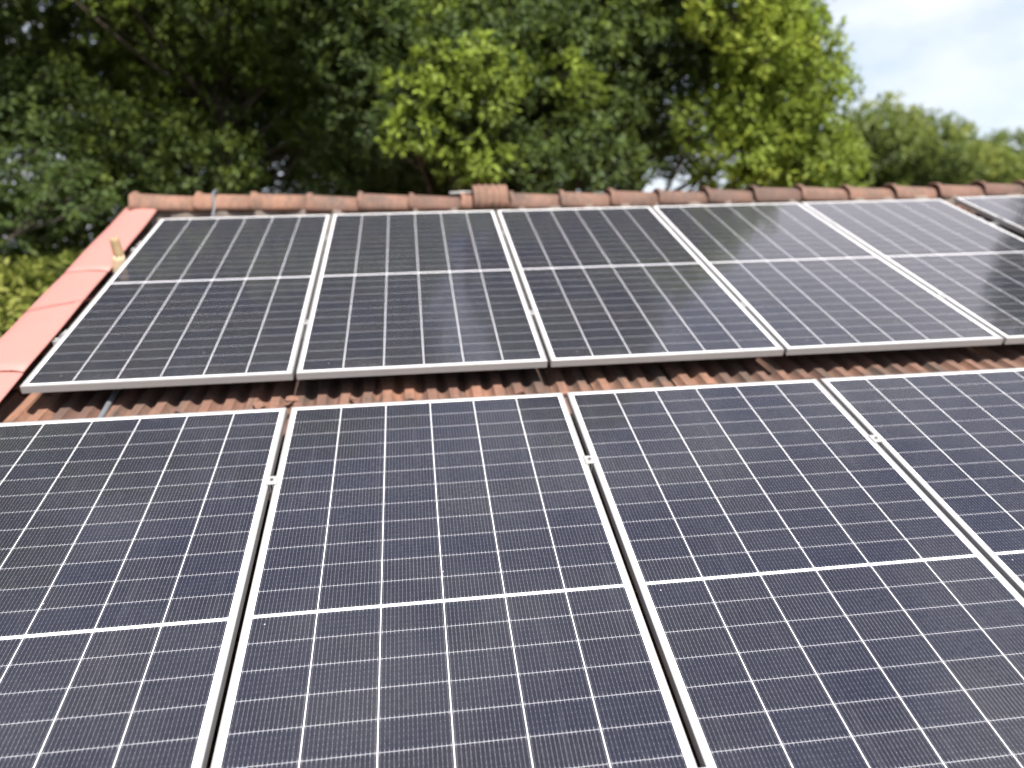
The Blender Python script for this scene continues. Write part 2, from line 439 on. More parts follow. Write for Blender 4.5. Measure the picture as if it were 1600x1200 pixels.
# boarding under the tiles, rafters' closed soffit, gable timbers
bm = bmesh.new()
box(bm, (UL+0.04, VE+0.03, NC-0.085), (UR-0.04, VA-0.03, NC-0.055))
obj('roof_boarding', bm_mesh(bm, 'roof_boarding'), M_WOOD, roof)
bm = bmesh.new()
p0 = [Vector(back_xf(u, v, n)) for n in (NC-0.085, NC-0.055) for v in (VE+0.03, VA-0.03) for u in (UL+0.04, UR-0.04)]
vs = [bm.verts.new(p) for p in p0]
for f in ((0,1,3,2),(4,6,7,5),(0,4,5,1),(2,3,7,6),(0,2,6,4),(1,5,7,3)): bm.faces.new([vs[i] for i in f])
bmesh.ops.recalc_face_normals(bm, faces=bm.faces)
obj('roof_boarding', bm_mesh(bm, 'roof_boarding'), M_WOOD, roof)

# walls
def wall_mesh():
    bm = bmesh.new()
    ya = W3(0, VE+0.55, 0).y; yr = W3(0, VA, NC-0.10).y; yb = 2*yr - ya
    def top(y): return W3(0, VA, NC).z - 0.14 - abs(y-yr)*math.tan(PITCH)
    x0, x1 = UL+0.30, UR-0.30
    prof = [(ya, -0.3), (yb, -0.3), (yb, top(yb)), (yr, top(yr)), (ya, top(ya))]
    A = [bm.verts.new((x0, y, z)) for y, z in prof]; B = [bm.verts.new((x1, y, z)) for y, z in prof]
    bm.faces.new(A); bm.faces.new(B[::-1])
    for i in range(5):
        bm.faces.new((A[i], B[i], B[(i+1) % 5], A[(i+1) % 5]))
    bmesh.ops.recalc_face_normals(bm, faces=bm.faces)
    return bm_mesh(bm, 'wall')
obj('wall', wall_mesh(), M_WALL, house)

# ridge tiles: half pipes with a collar at the left end
def ridge_mesh(L, seed):
    rr = random.Random(seed)
    bm = bmesh.new(); seg = 14
    def ring(x, r, dz=0.0):
        out = []
        for k in range(seg+1):
            a = math.pi*k/seg
            y = -math.cos(a)*r*1.06
            z = (math.sin(a)**0.85)*r*1.04
            j = 0.0015*math.sin(k*2.1+seed)
            out.append(bm.verts.new((x + 0.004*math.sin(k*1.3+seed*1.7), y, z + dz + j)))
        return out
    st = [(0.0, 0.131, 0.0), (0.004, 0.135, 0.0), (0.03, 0.135, 0), (0.037, 0.120, 0.0), (L*0.5, 0.116, 0.0), (L+0.02, 0.112, 0.0)]
    outer = [ring(*s) for s in st]
    inner = [ring(x, r-0.014) for x, r, z in (st[-1], st[0])]
    rings = outer + inner
    for A, B in zip(rings, rings[1:] + rings[:1]):
        for k in range(seg): bm.faces.new((A[k], A[k+1], B[k+1], B[k]))
    for k in (0, seg):
        try: bm.faces.new([r[k] for r in (rings if k else rings[::-1])])
        except ValueError: pass
    bmesh.ops.recalc_face_normals(bm, faces=bm.faces)
    me = bm_mesh(bm, 'ridge_tile')
    a = me.attributes.new('tint', 'FLOAT', 'FACE'); a.data.foreach_set('value', [min(1, max(0, rr.gauss(0.5, 0.3)))]*len(me.polygons))
    for p in me.polygons: p.use_smooth = True
    return me
RB = -0.125                      # ridge tile base, n at the apex
starts = [-0.305, 0.14, 0.53, 0.93, 1.30, 1.68, 2.07, 2.44, 2.83, 3.22, 3.61, 4.00, 4.39, 4.78, 5.18, 5.58, 5.97, 6.36, 6.75, 7.14, 7.53, 7.92, 8.31, 8.70, 9.08]
for i, u in enumerate(starts):
    L = (starts[i+1] if i+1 < len(starts) else 9.42) - u
    o = obj('ridge_tile', ridge_mesh(L, i), M_RIDGE, roof, (u, VA, RB + max(0.0, 0.044*(1-u/1.9)) - 0.010*min(1, max(0, u)/5) + rnd.uniform(-0.005, 0.007)))
    o.rotation_euler = (-PITCH + rnd.uniform(-0.07, 0.07), R(2.3) + rnd.uniform(-0.016, 0.016), rnd.uniform(-0.03, 0.03))
# mortar bed along the ridge
bm = bmesh.new()
nseg = 260
prev = None
for i in range(nseg+1):
    u = UL - 0.02 + (UR-UL+0.04)*i/nseg
    w = 0.105 + 0.018*math.sin(u*23) + rnd.uniform(-0.012, 0.012); h = max(0.0, 0.035*(1-u/1.9)) + rnd.uniform(-0.006, 0.008)
    ring = []
    for a, b in ((-w-0.03, NC-0.05), (-w, RB+0.004+h), (-0.05, RB+0.035), (0.05, RB+0.035), (w, RB+0.004+h), (w+0.03, NC-0.07)):
        y = a; z = b
        # a is horizontal offset from the apex; keep it level across the ridge
        ring.append(bm.verts.new((u, VA + y*CA + (0)*SA, z - y*SA*(1.0))))
    if prev:
        for k in range(5): bm.faces.new((prev[k], ring[k], ring[k+1], prev[k+1]))
    prev = ring
bmesh.ops.recalc_face_normals(bm, faces=bm.faces)
obj('ridge_mortar', bm_mesh(bm, 'ridge_mortar'), M_MORTAR, roof)

# ribbed tile laid across the ridge
def ribbed_tile():
    bm = bmesh.new(); nu, ns = 33, 18
    wid = 0.262
    grid = []
    for i in range(nu):
        x = wid*i/(nu-1)
        rib = 0.010*(0.5+0.5*math.cos(x/wid*2*math.pi*5)) ** 0.7 - (0.012 if i in (0, nu-1) else 0)
        row = []
        for k in range(ns+1):
            a = math.pi*(k/ns)
            r = 0.160 + rib
            row.append((x, -math.cos(a)*r*1.02, (math.sin(a)**0.62)*r*1.14 - 0.005))
        grid.append(row)
    top = [[bm.verts.new(p) for p in row] for row in grid]
    bot = [[bm.verts.new((p[0], p[1]*0.9, p[2]*0.9-0.003)) for p in row] for row in grid]
    for i in range(nu-1):
        for k in range(ns):
            bm.faces.new((top[i][k], top[i+1][k], top[i+1][k+1], top[i][k+1]))
            bm.faces.new((bot[i][k], bot[i][k+1], bot[i+1][k+1], bot[i+1][k]))
    for k in range(ns):
        bm.faces.new((top[0][k], top[0][k+1], bot[0][k+1], bot[0][k]))
        bm.faces.new((top[-1][k], bot[-1][k], bot[-1][k+1], top[-1][k+1]))
    for i in range(nu-1):
        bm.faces.new((top[i][0], bot[i][0], bot[i+1][0], top[i+1][0]))
        bm.faces.new((top[i][-1], top[i+1][-1], bot[i+1][-1], bot[i][-1]))
    bmesh.ops.recalc_face_normals(bm, faces=bm.faces)
    me = bm_mesh(bm, 'ribbed_tile', True)
    a = me.attributes.new('tint', 'FLOAT', 'FACE'); a.data.foreach_set('value', [0.85]*len(me.polygons))
    return me
tag(obj('ribbed_ridge_tile', ribbed_tile(), M_RIDGE, roof, (2.165, VA, RB), (-PITCH, 0, 0)), 'ribbed terracotta tile laid upright over the ridge')

# coral painted barge flashing in overlapping sheets
def flashing(v0, v1, in0, in1, out0, out1, lift0, lift1):
    bm = bmesh.new(); nv = 14; rows = []
    for j in range(nv+1):
        f = j/nv; v = v0 + (v1-v0)*f
        ui = in0 + (in1-in0)*f; uo = out0 + (out1-out0)*f
        l = lift0 + (lift1-lift0)*f + 0.0025*math.sin(v*7+v0)
        curl = 0.003*max(0.0, 1-f*7)
        prof = [(ui+0.001, -0.039), (ui, -0.036), (ui-0.004, -0.033), (ui-0.014, -0.030), (ui-0.04, -0.027+curl),
                (ui-0.10, -0.024+curl*0.4), ((ui+uo)/2-0.02, -0.025), (uo+0.05, -0.029), (uo+0.008, -0.033), (uo, -0.040), (uo-0.002, -0.09), (uo-0.002, -0.235)]
        rows.append([bm.verts.new((a, v, b + l)) for a, b in prof])
    for A, B in zip(rows, rows[1:]):
        for k in range(len(A)-1): bm.faces.new((A[k], B[k], B[k+1], A[k+1]))
    bmesh.ops.recalc_face_normals(bm, faces=bm.faces)
    me = bm_mesh(bm, 'barge_flashing', True)
    o = obj('barge_flashing', me, M_CORAL, roof)
    s = o.modifiers.new('thickness', 'SOLIDIFY'); s.thickness = 0.0016; s.offset = 0
    return o
flashing(1.405, 2.66, -0.080, -0.118, -0.327, -0.349, 0.004, 0.0)
flashing(0.185, 1.470, -0.068, -0.088, -0.323, -0.328, 0.004, -0.001)
flashing(-1.035, 0.250, -0.062, -0.070, -0.318, -0.325, 0.004, -0.001)
flashing(-2.255, -0.970, -0.060, -0.068, -0.318, -0.322, 0.004, -0.001)
flashing(-3.475, -2.190, -0.060, -0.068, -0.318, -0.322, 0.004, -0.001)
flashing(-4.490, -3.410, -0.060, -0.068, -0.318, -0.322, 0.004, -0.001)
bm = bmesh.new()
box(bm, (-0.305, VE, NC-0.14), (-0.165, VA-0.12, -0.046))
obj('barge_board', bm_mesh(bm, 'barge_board'), M_WOOD, roof)

# ------------------------------------------------------------------ solar panels
def frame_mesh():
    bm = bmesh.new()
    W, L, t = PW, PL, PT
    # outer wall and top lip with mitred corners, one closed ring
    prof = [(0.0, -t), (0.0, -0.0012), (0.0012, 0.0), (LIP-0.0008, 0.0), (LIP, -0.0008), (LIP, -0.004), (0.0022, -0.0055), (0.0022, -t+0.002), (0.028, -t+0.002), (0.028, -t)]
    rings = []
    for (d, z) in prof:
        rings.append([bm.verts.new(p) for p in ((d, d, z), (W-d, d, z), (W-d, L-d, z), (d, L-d, z))])
    n = len(rings)
    for i in range(n):
        A, B = rings[i], rings[(i+1) % n]
        for k in range(4): bm.faces.new((A[k], A[(k+1) % 4], B[(k+1) % 4], B[k]))
    bmesh.ops.recalc_face_normals(bm, faces=bm.faces)
    return bm_mesh(bm, 'frame')
def cell_mesh():
    bm = bmesh.new(); d = LIP-0.003; z1, z0 = -0.0016, -0.0048
    vs = [[bm.verts.new(p) for p in ((d, d, z), (PW-d, d, z), (PW-d, PL-d, z), (d, PL-d, z))] for z in (z0, z1)]
    bm.faces.new(vs[1]); bm.faces.new(vs[0][::-1])
    for k in range(4): bm.faces.new((vs[0][k], vs[0][(k+1) % 4], vs[1][(k+1) % 4], vs[1][k]))
    return bm_mesh(bm, 'cell_sheet')
ME_FRAME, ME_CELL = frame_mesh(), cell_mesh()
ME_FRAME.materials.append(M_ALU); ME_CELL.materials.append(M_CELL)
bm = bmesh.new(); box(bm, (0.50, 1.10, -0.024), (0.63, 1.17, -0.0055), 0.003)
ME_JBOX = bm_mesh(bm, 'junction_box'); ME_JBOX.materials.append(mat_plain('black_plastic', (0.02, 0.02, 0.02), 0.5))
def make_panel():
    root = empty('solar_panel', (0, 0, 0), (PITCH, 0, 0))
    obj('frame', ME_FRAME, None, root); obj('cell_sheet', ME_CELL, None, root); obj('junction_box', ME_JBOX, None, root)
    return root
proto = make_panel()
first = [True]
def panel(u, v, n, label, group, tilt=(0, 0)):
    if first[0]: r = proto; first[0] = False
    else:
        r = proto.copy(); COL.objects.link(r)
        for ch in list(proto.children):
            c = ch.copy(); COL.objects.link(c); c.parent = r
    r.location = W3(u, v, n); r.rotation_euler = (PITCH + R(tilt[0]), R(tilt[1]), 0)
    return tag(r, label, 'solar panel', group)
GB, GF = 'solar panels in the back row by the ridge', 'solar panels in the front row'
bl = ['back row solar panel nearest the coral flashing, at the left end of the row',
      'back row solar panel just right of the one beside the coral flashing',
      'back row solar panel, third from the coral flashing, dark with tree reflection',
      'back row solar panel half dark and half pale with sky reflection, fourth from the flashing',
      'palest back row solar panel, with a dark tree reflection at its right edge']
for i, l in enumerate(bl):
    panel(i*(PW+GAPB), 0, 0, l, GB, (0.0, 0.0))
panel(5.885, 0.032, 0.0, 'back row solar panel set apart behind a wide gap at the right edge', GB)
fl = ['front row solar panel at the lower left corner of the photo',
      'front row solar panel in the bottom middle, second from the left',
      'front row solar panel with bluish cells, third from the left',
      'front row solar panel cut off by the right edge of the photo']
UF, VF = 1.166, -0.29117
for i, l in enumerate(fl):
    panel(UF + (i-1)*(PW+GAPF), VF-PL, 0, l, GF)

# ------------------------------------------------------------------ mounting rails with clamps and feet
def clamp_mesh(w, l=0.048):
    bm = bmesh.new()
    box(bm, (-w, -l/2, 0.0006), (w, l/2, 0.0040), 0.0008)
    box(bm, (-0.0065, -l/2, -0.034), (-0.0035, l/2, 0.0006))
    box(bm, (0.0035, -l/2, -0.034), (0.0065, l/2, 0.0006))
    return bm_mesh(bm, 'mid_clamp')
def bolt_mesh():
    bm = bmesh.new()
    tube(bm, [(0, 0, 0.004), (0, 0, 0.0085)], [0.0065, 0.0060], 6)
    tube(bm, [(0, 0, 0.0085), (0, 0, 0.0062)], [0.0032, 0.003], 6)
    return bm_mesh(bm, 'bolt')
def end_clamp_mesh():
    bm = bmesh.new()
    box(bm, (-0.022, -0.024, -0.035), (-0.0008, 0.024, -0.030))
    box(bm, (-0.0045, -0.024, -0.030), (-0.0008, 0.024, 0.0005))
    box(bm, (-0.0045, -0.024, 0.0006), (0.009, 0.024, 0.0036))
    box(bm, (-0.022, -0.024, -0.030), (-0.0185, 0.024, -0.010))
    return bm_mesh(bm, 'end_clamp')
ME_MC, ME_BOLT, ME_EC = clamp_mesh(0.0185), bolt_mesh(), end_clamp_mesh()
ME_MC.materials.append(M_ALU); ME_BOLT.materials.append(M_STEEL); ME_EC.materials.append(M_ALU)
def foot_mesh():
    bm = bmesh.new()
    box(bm, (-0.02, -0.030, NC+0.001), (0.02, 0.050, NC+0.007), 0.001)
    box(bm, (-0.02, -0.030, NC+0.007), (0.02, -0.024, -0.040), 0.001)
    return bm_mesh(bm, 'rail_foot')
ME_FOOT = foot_mesh(); ME_FOOT.materials.append(M_RAIL)
def rail(v, u0, u1, gaps, ends, label, feet):
    root = empty('mounting_rail', W3(0, v, 0), (PITCH, 0, 0))
    tag(root, label, 'rail', 'mounting rails under the panels')
    bm = bmesh.new()
    # slotted channel section
    prof = [(-0.02, -0.078), (0.02, -0.078), (0.02, -0.036), (0.006, -0.036), (0.006, -0.040), (0.013, -0.040), (0.013, -0.054), (-0.013, -0.054), (-0.013, -0.040), (-0.006, -0.040), (-0.006, -0.036), (-0.02, -0.036)]
    A = [bm.verts.new((u0, a, b)) for a, b in prof]; B = [bm.verts.new((u1, a, b)) for a, b in prof]
    bm.faces.new(A); bm.faces.new(B[::-1])
    for i in range(len(prof)):
        k = (i+1) % len(prof); bm.faces.new((A[i], B[i], B[k], A[k]))
    bmesh.ops.recalc_face_normals(bm, faces=bm.faces)
    obj('rail_profile', bm_mesh(bm, 'rail_profile'), M_RAIL, root)
    for g in gaps:
        c = obj('mid_clamp', ME_MC, None, root, (g, rnd.uniform(-0.012, 0.012), 0))
        obj('bolt', ME_BOLT, None, c)
    for e, s in ends:
        c = obj('end_clamp', ME_EC, None, root, (e, 0, 0), (0, 0, 0 if s > 0 else math.pi))
        obj('bolt', ME_BOLT, None, c, (-0.012, 0, -0.034))
    for f in feet: obj('rail_foot', ME_FOOT, None, root, (f, 0.0, 0))
gb = [(i+1)*(PW+GAPB) - GAPB/2 for i in range(4)]
gf = [UF + i*(PW+GAPF) - GAPF/2 for i in range(3)]
UEB = 4*(PW+GAPB) + PW
for v, l in ((0.52, 'silver rail under the lower half of the back row, poking out beside the flashing'),
             (1.79, 'silver rail under the upper half of the back row, close to the ridge')):
    rail(v, -0.060, 7.08, gb, [(0.0, 1), (UEB, -1), (5.885, 1)], l, (0.35, 1.6, 2.9, 4.2, 5.3, 6.5))
for v, l in ((-0.78, 'silver rail under the upper half of the front row, its clamps in the gaps'),
             (-2.06, 'silver rail under the lower half of the front row')):
    rail(v, -0.04, 4.66, gf, [(UF-PW-GAPF, 1), (UF+2*(PW+GAPF)+PW, -1)], l, (0.45, 1.7, 3.0, 4.2))

# ------------------------------------------------------------------ small things on the roof
# grey conduit from the front row, under the back row and over the ridge
bm = bmesh.new()
pts = [(0.345, -1.2, NC+0.014), (0.335, -0.3, NC+0.014), (0.325, 0.3, NC+0.013), (0.30, 1.4, NC+0.013), (0.285, 2.42, NC+0.02), (0.282, 2.53, NC+0.06), (0.281, 2.585, RB+0.10),
       (0.281, 2.65, RB+0.182), (0.281, VA+0.03, RB+0.182), (0.281, VA+0.11, RB+0.09), (0.281, VA+0.16, RB-0.02), (0.283, VA+0.55, NC-0.32)]
tube(bm, [W3(*p) - W3(0.3, 0, NC) for p in pts], 0.0125, 12)
tag(obj('conduit_pipe', bm_mesh(bm, 'conduit_pipe', True), M_PVC, None, W3(0.3, 0, NC)), 'grey conduit pipe running up the tiles and over the ridge', 'pipe')
# pale offcut of pipe on the ridge
bm = bmesh.new()
tube(bm, [(0, 0, 0), (0.10, 0.012, 0.006), (0.17, 0.015, 0.005)], [0.012, 0.012, 0.012], 10)
tag(obj('pipe_end', bm_mesh(bm, 'pipe_end', True), mat_plain('pale_plastic', (0.27, 0.265, 0.26), 0.5), None, W3(1.99, VA+0.01, RB+0.128)), 'short pale pipe end lying on the ridge beside the ribbed tile', 'pipe')

# dry husk standing in the gap by the flashing
hk = empty('dry_husk', W3(-0.052, 1.50, -0.03), (PITCH, 0, 0))
tag(hk, 'dry tan curled plant husk sticking up between flashing and panel', 'husk')
def curl(w0, w1, h, arc, lean, th=0.003, n=10, m=8):
    bm = bmesh.new(); rows = []
    for side in (0, 1):
        rr_ = []
        for j in range(m+1):
            f = j/m; w = w0 + (w1-w0)*f; r = w/2 - side*th
            z = h*f
            end = 0.8 if j == m else 1.0
            rr_.append([bm.verts.new((math.sin((i/n-0.5)*arc)*r*end + lean[0]*f, -math.cos((i/n-0.5)*arc)*r*end + lean[1]*f, z + 0.006*math.sin(i*1.9+j)*(j == m))) for i in range(n+1)])
        rows.append(rr_)
    for s in (0, 1):
        for j in range(m):
            for i in range(n):
                q = (rows[s][j][i], rows[s][j][i+1], rows[s][j+1][i+1], rows[s][j+1][i])
                bm.faces.new(q if s == 0 else q[::-1])
    for j in range(m):
        for i in (0, n): bm.faces.new((rows[0][j][i], rows[0][j+1][i], rows[1][j+1][i], rows[1][j][i]))
    for i in range(n):
        for j in (0, m): bm.faces.new((rows[0][j][i], rows[0][j][i+1], rows[1][j][i+1], rows[1][j][i]))
    bmesh.ops.recalc_face_normals(bm, faces=bm.faces)
    return bm_mesh(bm, 'husk', True)
a = obj('husk_blade', curl(0.060, 0.052, 0.115, 4.2, (-0.004, 0.03)), M_HUSK, hk, (0.010, 0.02, 0.045))
a.rotation_euler = (R(6), R(1), R(25))
a = obj('husk_sheath', curl(0.085, 0.070, 0.10, 3.4, (0.004, 0.02)), M_HUSK2, hk, (0.0, 0.0, -0.045))
a.rotation_euler = (R(5), R(4), R(-6))

# thin red wires tied across the flashing
def wire(name, pts, label):
    bm = bmesh.new(); o0 = W3(*pts[0])
    tube(bm, [W3(*p) - o0 for p in pts], 0.0012, 6)
    tag(obj(name, bm_mesh(bm, name, True), M_WIRE, None, o0), label, 'wire')
wire('tie_wire', [(-0.334, 0.845, -0.045), (-0.325, 0.86, -0.0225), (-0.22, 0.90, -0.0175), (-0.13, 0.93, -0.0165), (-0.085, 0.955, -0.018), (-0.04, 0.99, -0.028), (0.03, 1.02, -0.045)],
     'thin red wire across the middle flashing sheet running under the first panel')
wire('tie_wire', [(-0.334, 0.822, -0.045), (-0.325, 0.832, -0.0225), (-0.22, 0.876, -0.0175), (-0.13, 0.918, -0.0165), (-0.10, 0.930, -0.0168)],
     'shorter thin red wire lying just below the other on the flashing')

# fallen leaves and crumbs of broken tile in the strip of bare tiles
def shard(u, v, s, seed, label, mat):
    r_ = random.Random(seed); bm = bmesh.new()
    bmesh.ops.create_icosphere(bm, subdivisions=2, radius=1.0)
    for vv in bm.verts:
        k = 1 + r_.uniform(-0.25, 0.25)
        vv.co = Vector((vv.co.x*s*k, vv.co.y*s*0.75*k, max(-0.4, vv.co.z)*s*0.45*k))
    me = bm_mesh(bm, 'tile_fragment')
    at = me.attributes.new('tint', 'FLOAT', 'FACE'); at.data.foreach_set('value', [0.65]*len(me.polygons))
    tag(obj('tile_fragment', me, mat, None, W3(u, v, NC+0.014), (PITCH, 0, r_.uniform(0, 3))), label, 'tile fragment')
shard(1.118, -0.035, 0.030, 1, 'chunk of broken orange tile below the first gap of the back row', M_TILE)
shard(0.985, -0.075, 0.034, 2, 'crumbled tile lump left of the gap between first and second back panels', M_TILE)
shard(1.395, -0.055, 0.022, 3, 'pale tile chunk lying under the second back row panel', M_TILE)

# ------------------------------------------------------------------ trees
CAMX, CAMY, CAMZ = cpos.x, cpos.y, cpos.z
def at(az, dist, elev=0.0):
    a = R(az)
    return Vector((CAMX + dist*math.sin(a), CAMY + dist*math.cos(a), CAMZ + dist*math.tan(R(elev))))
def leaf_cloud(lobes, per_m2, size, seed, sprig=9):
    """leaves in sprigs over the shells of the lobes: (centre, radius, tone)"""
    g = np.random.default_rng(seed)
    P, D, T = [], [], []
    for (c, r, tone) in lobes:
        n = max(6, int(per_m2*4*math.pi*r*r/sprig))
        d = g.normal(size=(n, 3)); d /= np.linalg.norm(d, axis=1)[:, None]
        rad = r*(0.45 + 0.6*g.random(n)**0.6)
        pos = np.array(c) + d*rad[:, None]*np.array([1, 1, 0.72])
        P.append(pos); D.append(d); T.append(np.clip(tone + g.normal(0, 0.10, n), 0, 1))
    P = np.concatenate(P); D = np.concatenate(D); T = np.concatenate(T)
    n = len(P)
    # each sprig: a rosette of leaves round the twig end
    P = np.repeat(P, sprig, 0); D = np.repeat(D, sprig, 0); T = np.repeat(T, sprig)
    m = len(P)
    dirv = D*0.55 + g.normal(size=(m, 3))*0.75 + np.array([0, 0, -0.10])
    dirv /= np.linalg.norm(dirv, axis=1)[:, None]
    up = D*0.75 + np.array([0, 0, 0.75]) + g.normal(size=(m, 3))*0.26
    side = np.cross(dirv, up); side /= (np.linalg.norm(side, axis=1)[:, None] + 1e-9)
    nor = np.cross(side, dirv)
    L = size*(0.6 + 0.8*g.random(m)); Wd = L*(0.17 + 0.08*g.random(m))
    base = P + dirv*0.02
    v0 = base
    v1 = base + dirv*(L*0.5)[:, None] + side*Wd[:, None] + nor*(L*0.05)[:, None]
    v2 = base + dirv*L[:, None] - nor*(L*0.12)[:, None]
    v3 = base + dirv*(L*0.5)[:, None] - side*Wd[:, None] + nor*(L*0.05)[:, None]
    V = np.stack([v0, v1, v2, v3], 1).reshape(-1, 3)
    T = np.clip(T + g.normal(0, 0.06, m), 0, 1)
    return V.astype(np.float32), T.astype(np.float32)
def leaf_mesh(name, V, T, org):
    m = len(T)
    me = bpy.data.meshes.new(name)
    me.vertices.add(4*m); me.vertices.foreach_set('co', (V - np.array(org, np.float32)).ravel())
    me.loops.add(4*m); me.loops.foreach_set('vertex_index', np.arange(4*m, dtype=np.int32))
    me.polygons.add(m); me.polygons.foreach_set('loop_start', np.arange(0, 4*m, 4, dtype=np.int32))
    me.polygons.foreach_set('loop_total', np.full(m, 4, np.int32))
    a = me.attributes.new('tone', 'FLOAT', 'FACE'); a.data.foreach_set('value', T)
    me.update(); me.validate()
    return me
def tree(name, label, cat, base, lobes, mat, per_m2, size, seed, trunk_r, group=None, fork=0.35, sprig=9):
    rr = random.Random(seed)
    base = Vector((base[0], base[1], 0.0))
    root = empty(name, base); tag(root, label, cat, group)
    V, T = leaf_cloud(lobes, per_m2, size, seed, sprig)
    obj('crown', leaf_mesh('crown', V, T, base), mat, root)
    cz = sum(l[0][2] for l in lobes)/len(lobes); topz = max(l[0][2] for l in lobes)
    bm = bmesh.new()
    fz = fork*cz
    ax = Vector((sum(l[0][0] for l in lobes)/len(lobes), sum(l[0][1] for l in lobes)/len(lobes), 0)) - Vector((base.x, base.y, 0))
    tp = []
    for k in range(8):
        f = k/7; z = -0.2 + (topz*0.86+0.2)*f
        tp.append(ax*f*0.8 + Vector((0.10*math.sin(f*5+seed), 0.10*math.cos(f*4+seed), z)))
    tube(bm, tp, [trunk_r*(1.25 if k == 0 else 1)*(1-0.80*k/7) for k in range(8)], 12)
    obj('trunk', bm_mesh(bm, 'trunk', True), M_BARK, root)
    bm = bmesh.new()
    for (c, r, t_) in lobes:
        c = Vector(c) - base
        zf = max(fz, min(c.z - 0.5*math.hypot(c.x-ax.x, c.y-ax.y) - r*0.3, topz*0.8))
        f = min(0.95, max(0.05, (zf+0.2)/(topz*0.86+0.2)))
        k = f*7; i0 = int(k); s = tp[i0].lerp(tp[min(7, i0+1)], k-i0)
        mid = s.lerp(c, 0.5) + Vector((rr.uniform(-0.2, 0.2), rr.uniform(-0.2, 0.2), -0.15))
        br = max(0.014, trunk_r*0.20*(1-f*0.6))
        tube(bm, [s, s.lerp(mid, 0.5)+Vector((0, 0, 0.06)), mid, c], [br, br*0.8, br*0.6, br*0.25], 6, False)
        for q in range(3):
            e = c + Vector((rr.uniform(-1, 1), rr.uniform(-1, 1), rr.uniform(-0.4, 0.8)))*r*0.8
            tube(bm, [mid.lerp(c, 0.6), e], [br*0.35, br*0.12], 4, False)
    obj('limbs', bm_mesh(bm, 'limbs', True), M_BARK, root)
    return root
def crown_lobes(c, rad, n, seed, rmin, rmax, tone, tvar, zmin=None, keep=None):
    rr = random.Random(seed); out = []
    while len(out) < n:
        d = Vector((rr.gauss(0, 1), rr.gauss(0, 1), rr.gauss(0, 1))).normalized()
        k = rr.random()**0.38
        r = rr.uniform(rmin, rmax)
        p = Vector((c[0] + d.x*(rad[0]-r*0.8)*k, c[1] + d.y*(rad[1]-r*0.8)*k, c[2] + d.z*(rad[2]-r*0.8)*k))
        if zmin and p.z < zmin: continue
        if keep and not keep(p): continue
        out.append((tuple(p), r, min(1, max(0, rr.gauss(tone, tvar)))))
    return out
# azimuth and elevation of a point as the camera sees it, to leave the gaps the photo shows
def ae(p):
    dx, dy = p.x-CAMX, p.y-CAMY
    return math.degrees(math.atan2(dx, dy)), math.degrees(math.atan2(p.z-CAMZ, math.hypot(dx, dy)))

def big_tree(az, dist, R_, zc, rz, n, seed, label, tone, mat=None, keep=None, extra=(), rmin=0.55, rmax=1.15, tvar=0.13, size=0.082, per=250, tr=0.32, zmin=4.2):
    c = at(az, dist); c.z = zc
    lb = crown_lobes(c, (R_, R_, rz), n, seed, rmin, rmax, tone, tvar, zmin, keep) + list(extra)
    return tree('broadleaf_tree', label, 'tree', (c.x, c.y), lb, mat or M_DARKLEAF, per, size, seed, tr, 'tall trees behind the ridge')
G = at
def lobe(az, d, el, r, t): 
    p = at(az, d, el); return ((p.x, p.y, p.z), r, t)
def gap(p):
    a, e = ae(p); return not (e > 18 and abs(a-4.6) < 5.6)
big_tree(-37, 12.5, 4.0, 10.5, 6.0, 125, 21, 'dark leafy tree at the left edge of the photo', 0.55, tvar=0.2, keep=lambda p: not (p.y < 7 and p.z < 8 and p.x > -5.2), extra=[lobe(a, d, e, r, t) for a, d, e, r, t in ((-25.5, 12.0, 9.5, 0.8, 0.34), (-23.5, 11.6, 6.6, 0.75, 0.36), (-26.5, 11.6, 5.0, 0.8, 0.34), (-21.5, 11.8, 9.0, 0.7, 0.38), (-24.5, 12.4, 12.5, 0.75, 0.36), (-22.0, 11.0, 3.8, 0.6, 0.34), (-27.5, 12.2, 8.0, 0.8, 0.3), (-25.0, 11.4, 2.6, 0.6, 0.36))])
big_tree(-12, 12.8, 4.0, 10.6, 6.6, 165, 22, 'dark dense tree above the left half of the ridge', 0.54, tvar=0.2, keep=gap)
def streak(p):
    a, e = ae(p); return not (e > 18 and abs(a-4.6) < 5.0)
big_tree(4.0, 11.2, 2.9, 8.8, 5.0, 100, 23, 'dark tree with a bright yellow green bough in the middle of the picture', 0.34, keep=streak,
         extra=[lobe(a, d, e, r, t) for a, d, e, r, t in ((0.3, 8.8, 10.7, 0.34, 0.95), (2.3, 8.7, 12.2, 0.36, 1.0), (4.6, 8.7, 12.8, 0.36, 1.0), (6.8, 8.9, 11.6, 0.34, 0.95), (3.6, 8.8, 10.3, 0.34, 0.85), (6.2, 8.9, 9.6, 0.30, 0.80),
            (0.2, 8.7, 7.8, 0.32, 0.98), (2.0, 8.8, 7.2, 0.26, 0.88), (4.8, 8.8, 6.2, 0.32, 0.92), (3.2, 8.9, 5.6, 0.26, 0.82), (6.4, 9.0, 5.8, 0.26, 0.72), (2.4, 9.2, 15.2, 0.30, 0.95), (5.0, 9.4, 16.2, 0.34, 0.85), (11.3, 9.6, 11.8, 0.30, 0.9), (12.4, 9.8, 10.4, 0.32, 0.8),
            (9.5, 9.6, 5.5, 0.5, 0.42), (11.5, 9.8, 7.0, 0.5, 0.38), (13.5, 10.0, 5.5, 0.5, 0.36), (14.5, 10.2, 8.2, 0.5, 0.36), (12.8, 10.2, 13.5, 0.5, 0.4), (15.5, 10.4, 5.2, 0.42, 0.36))])
def sunny(p):
    a, e = ae(p)
    if (13 < a < 25.5 and e < 3.9) or not gap(p): return False
    edge = 31.0 if e < 9 else max(24.0, 31.0 - (e-9)*0.44)
    return a + 4.8 < edge
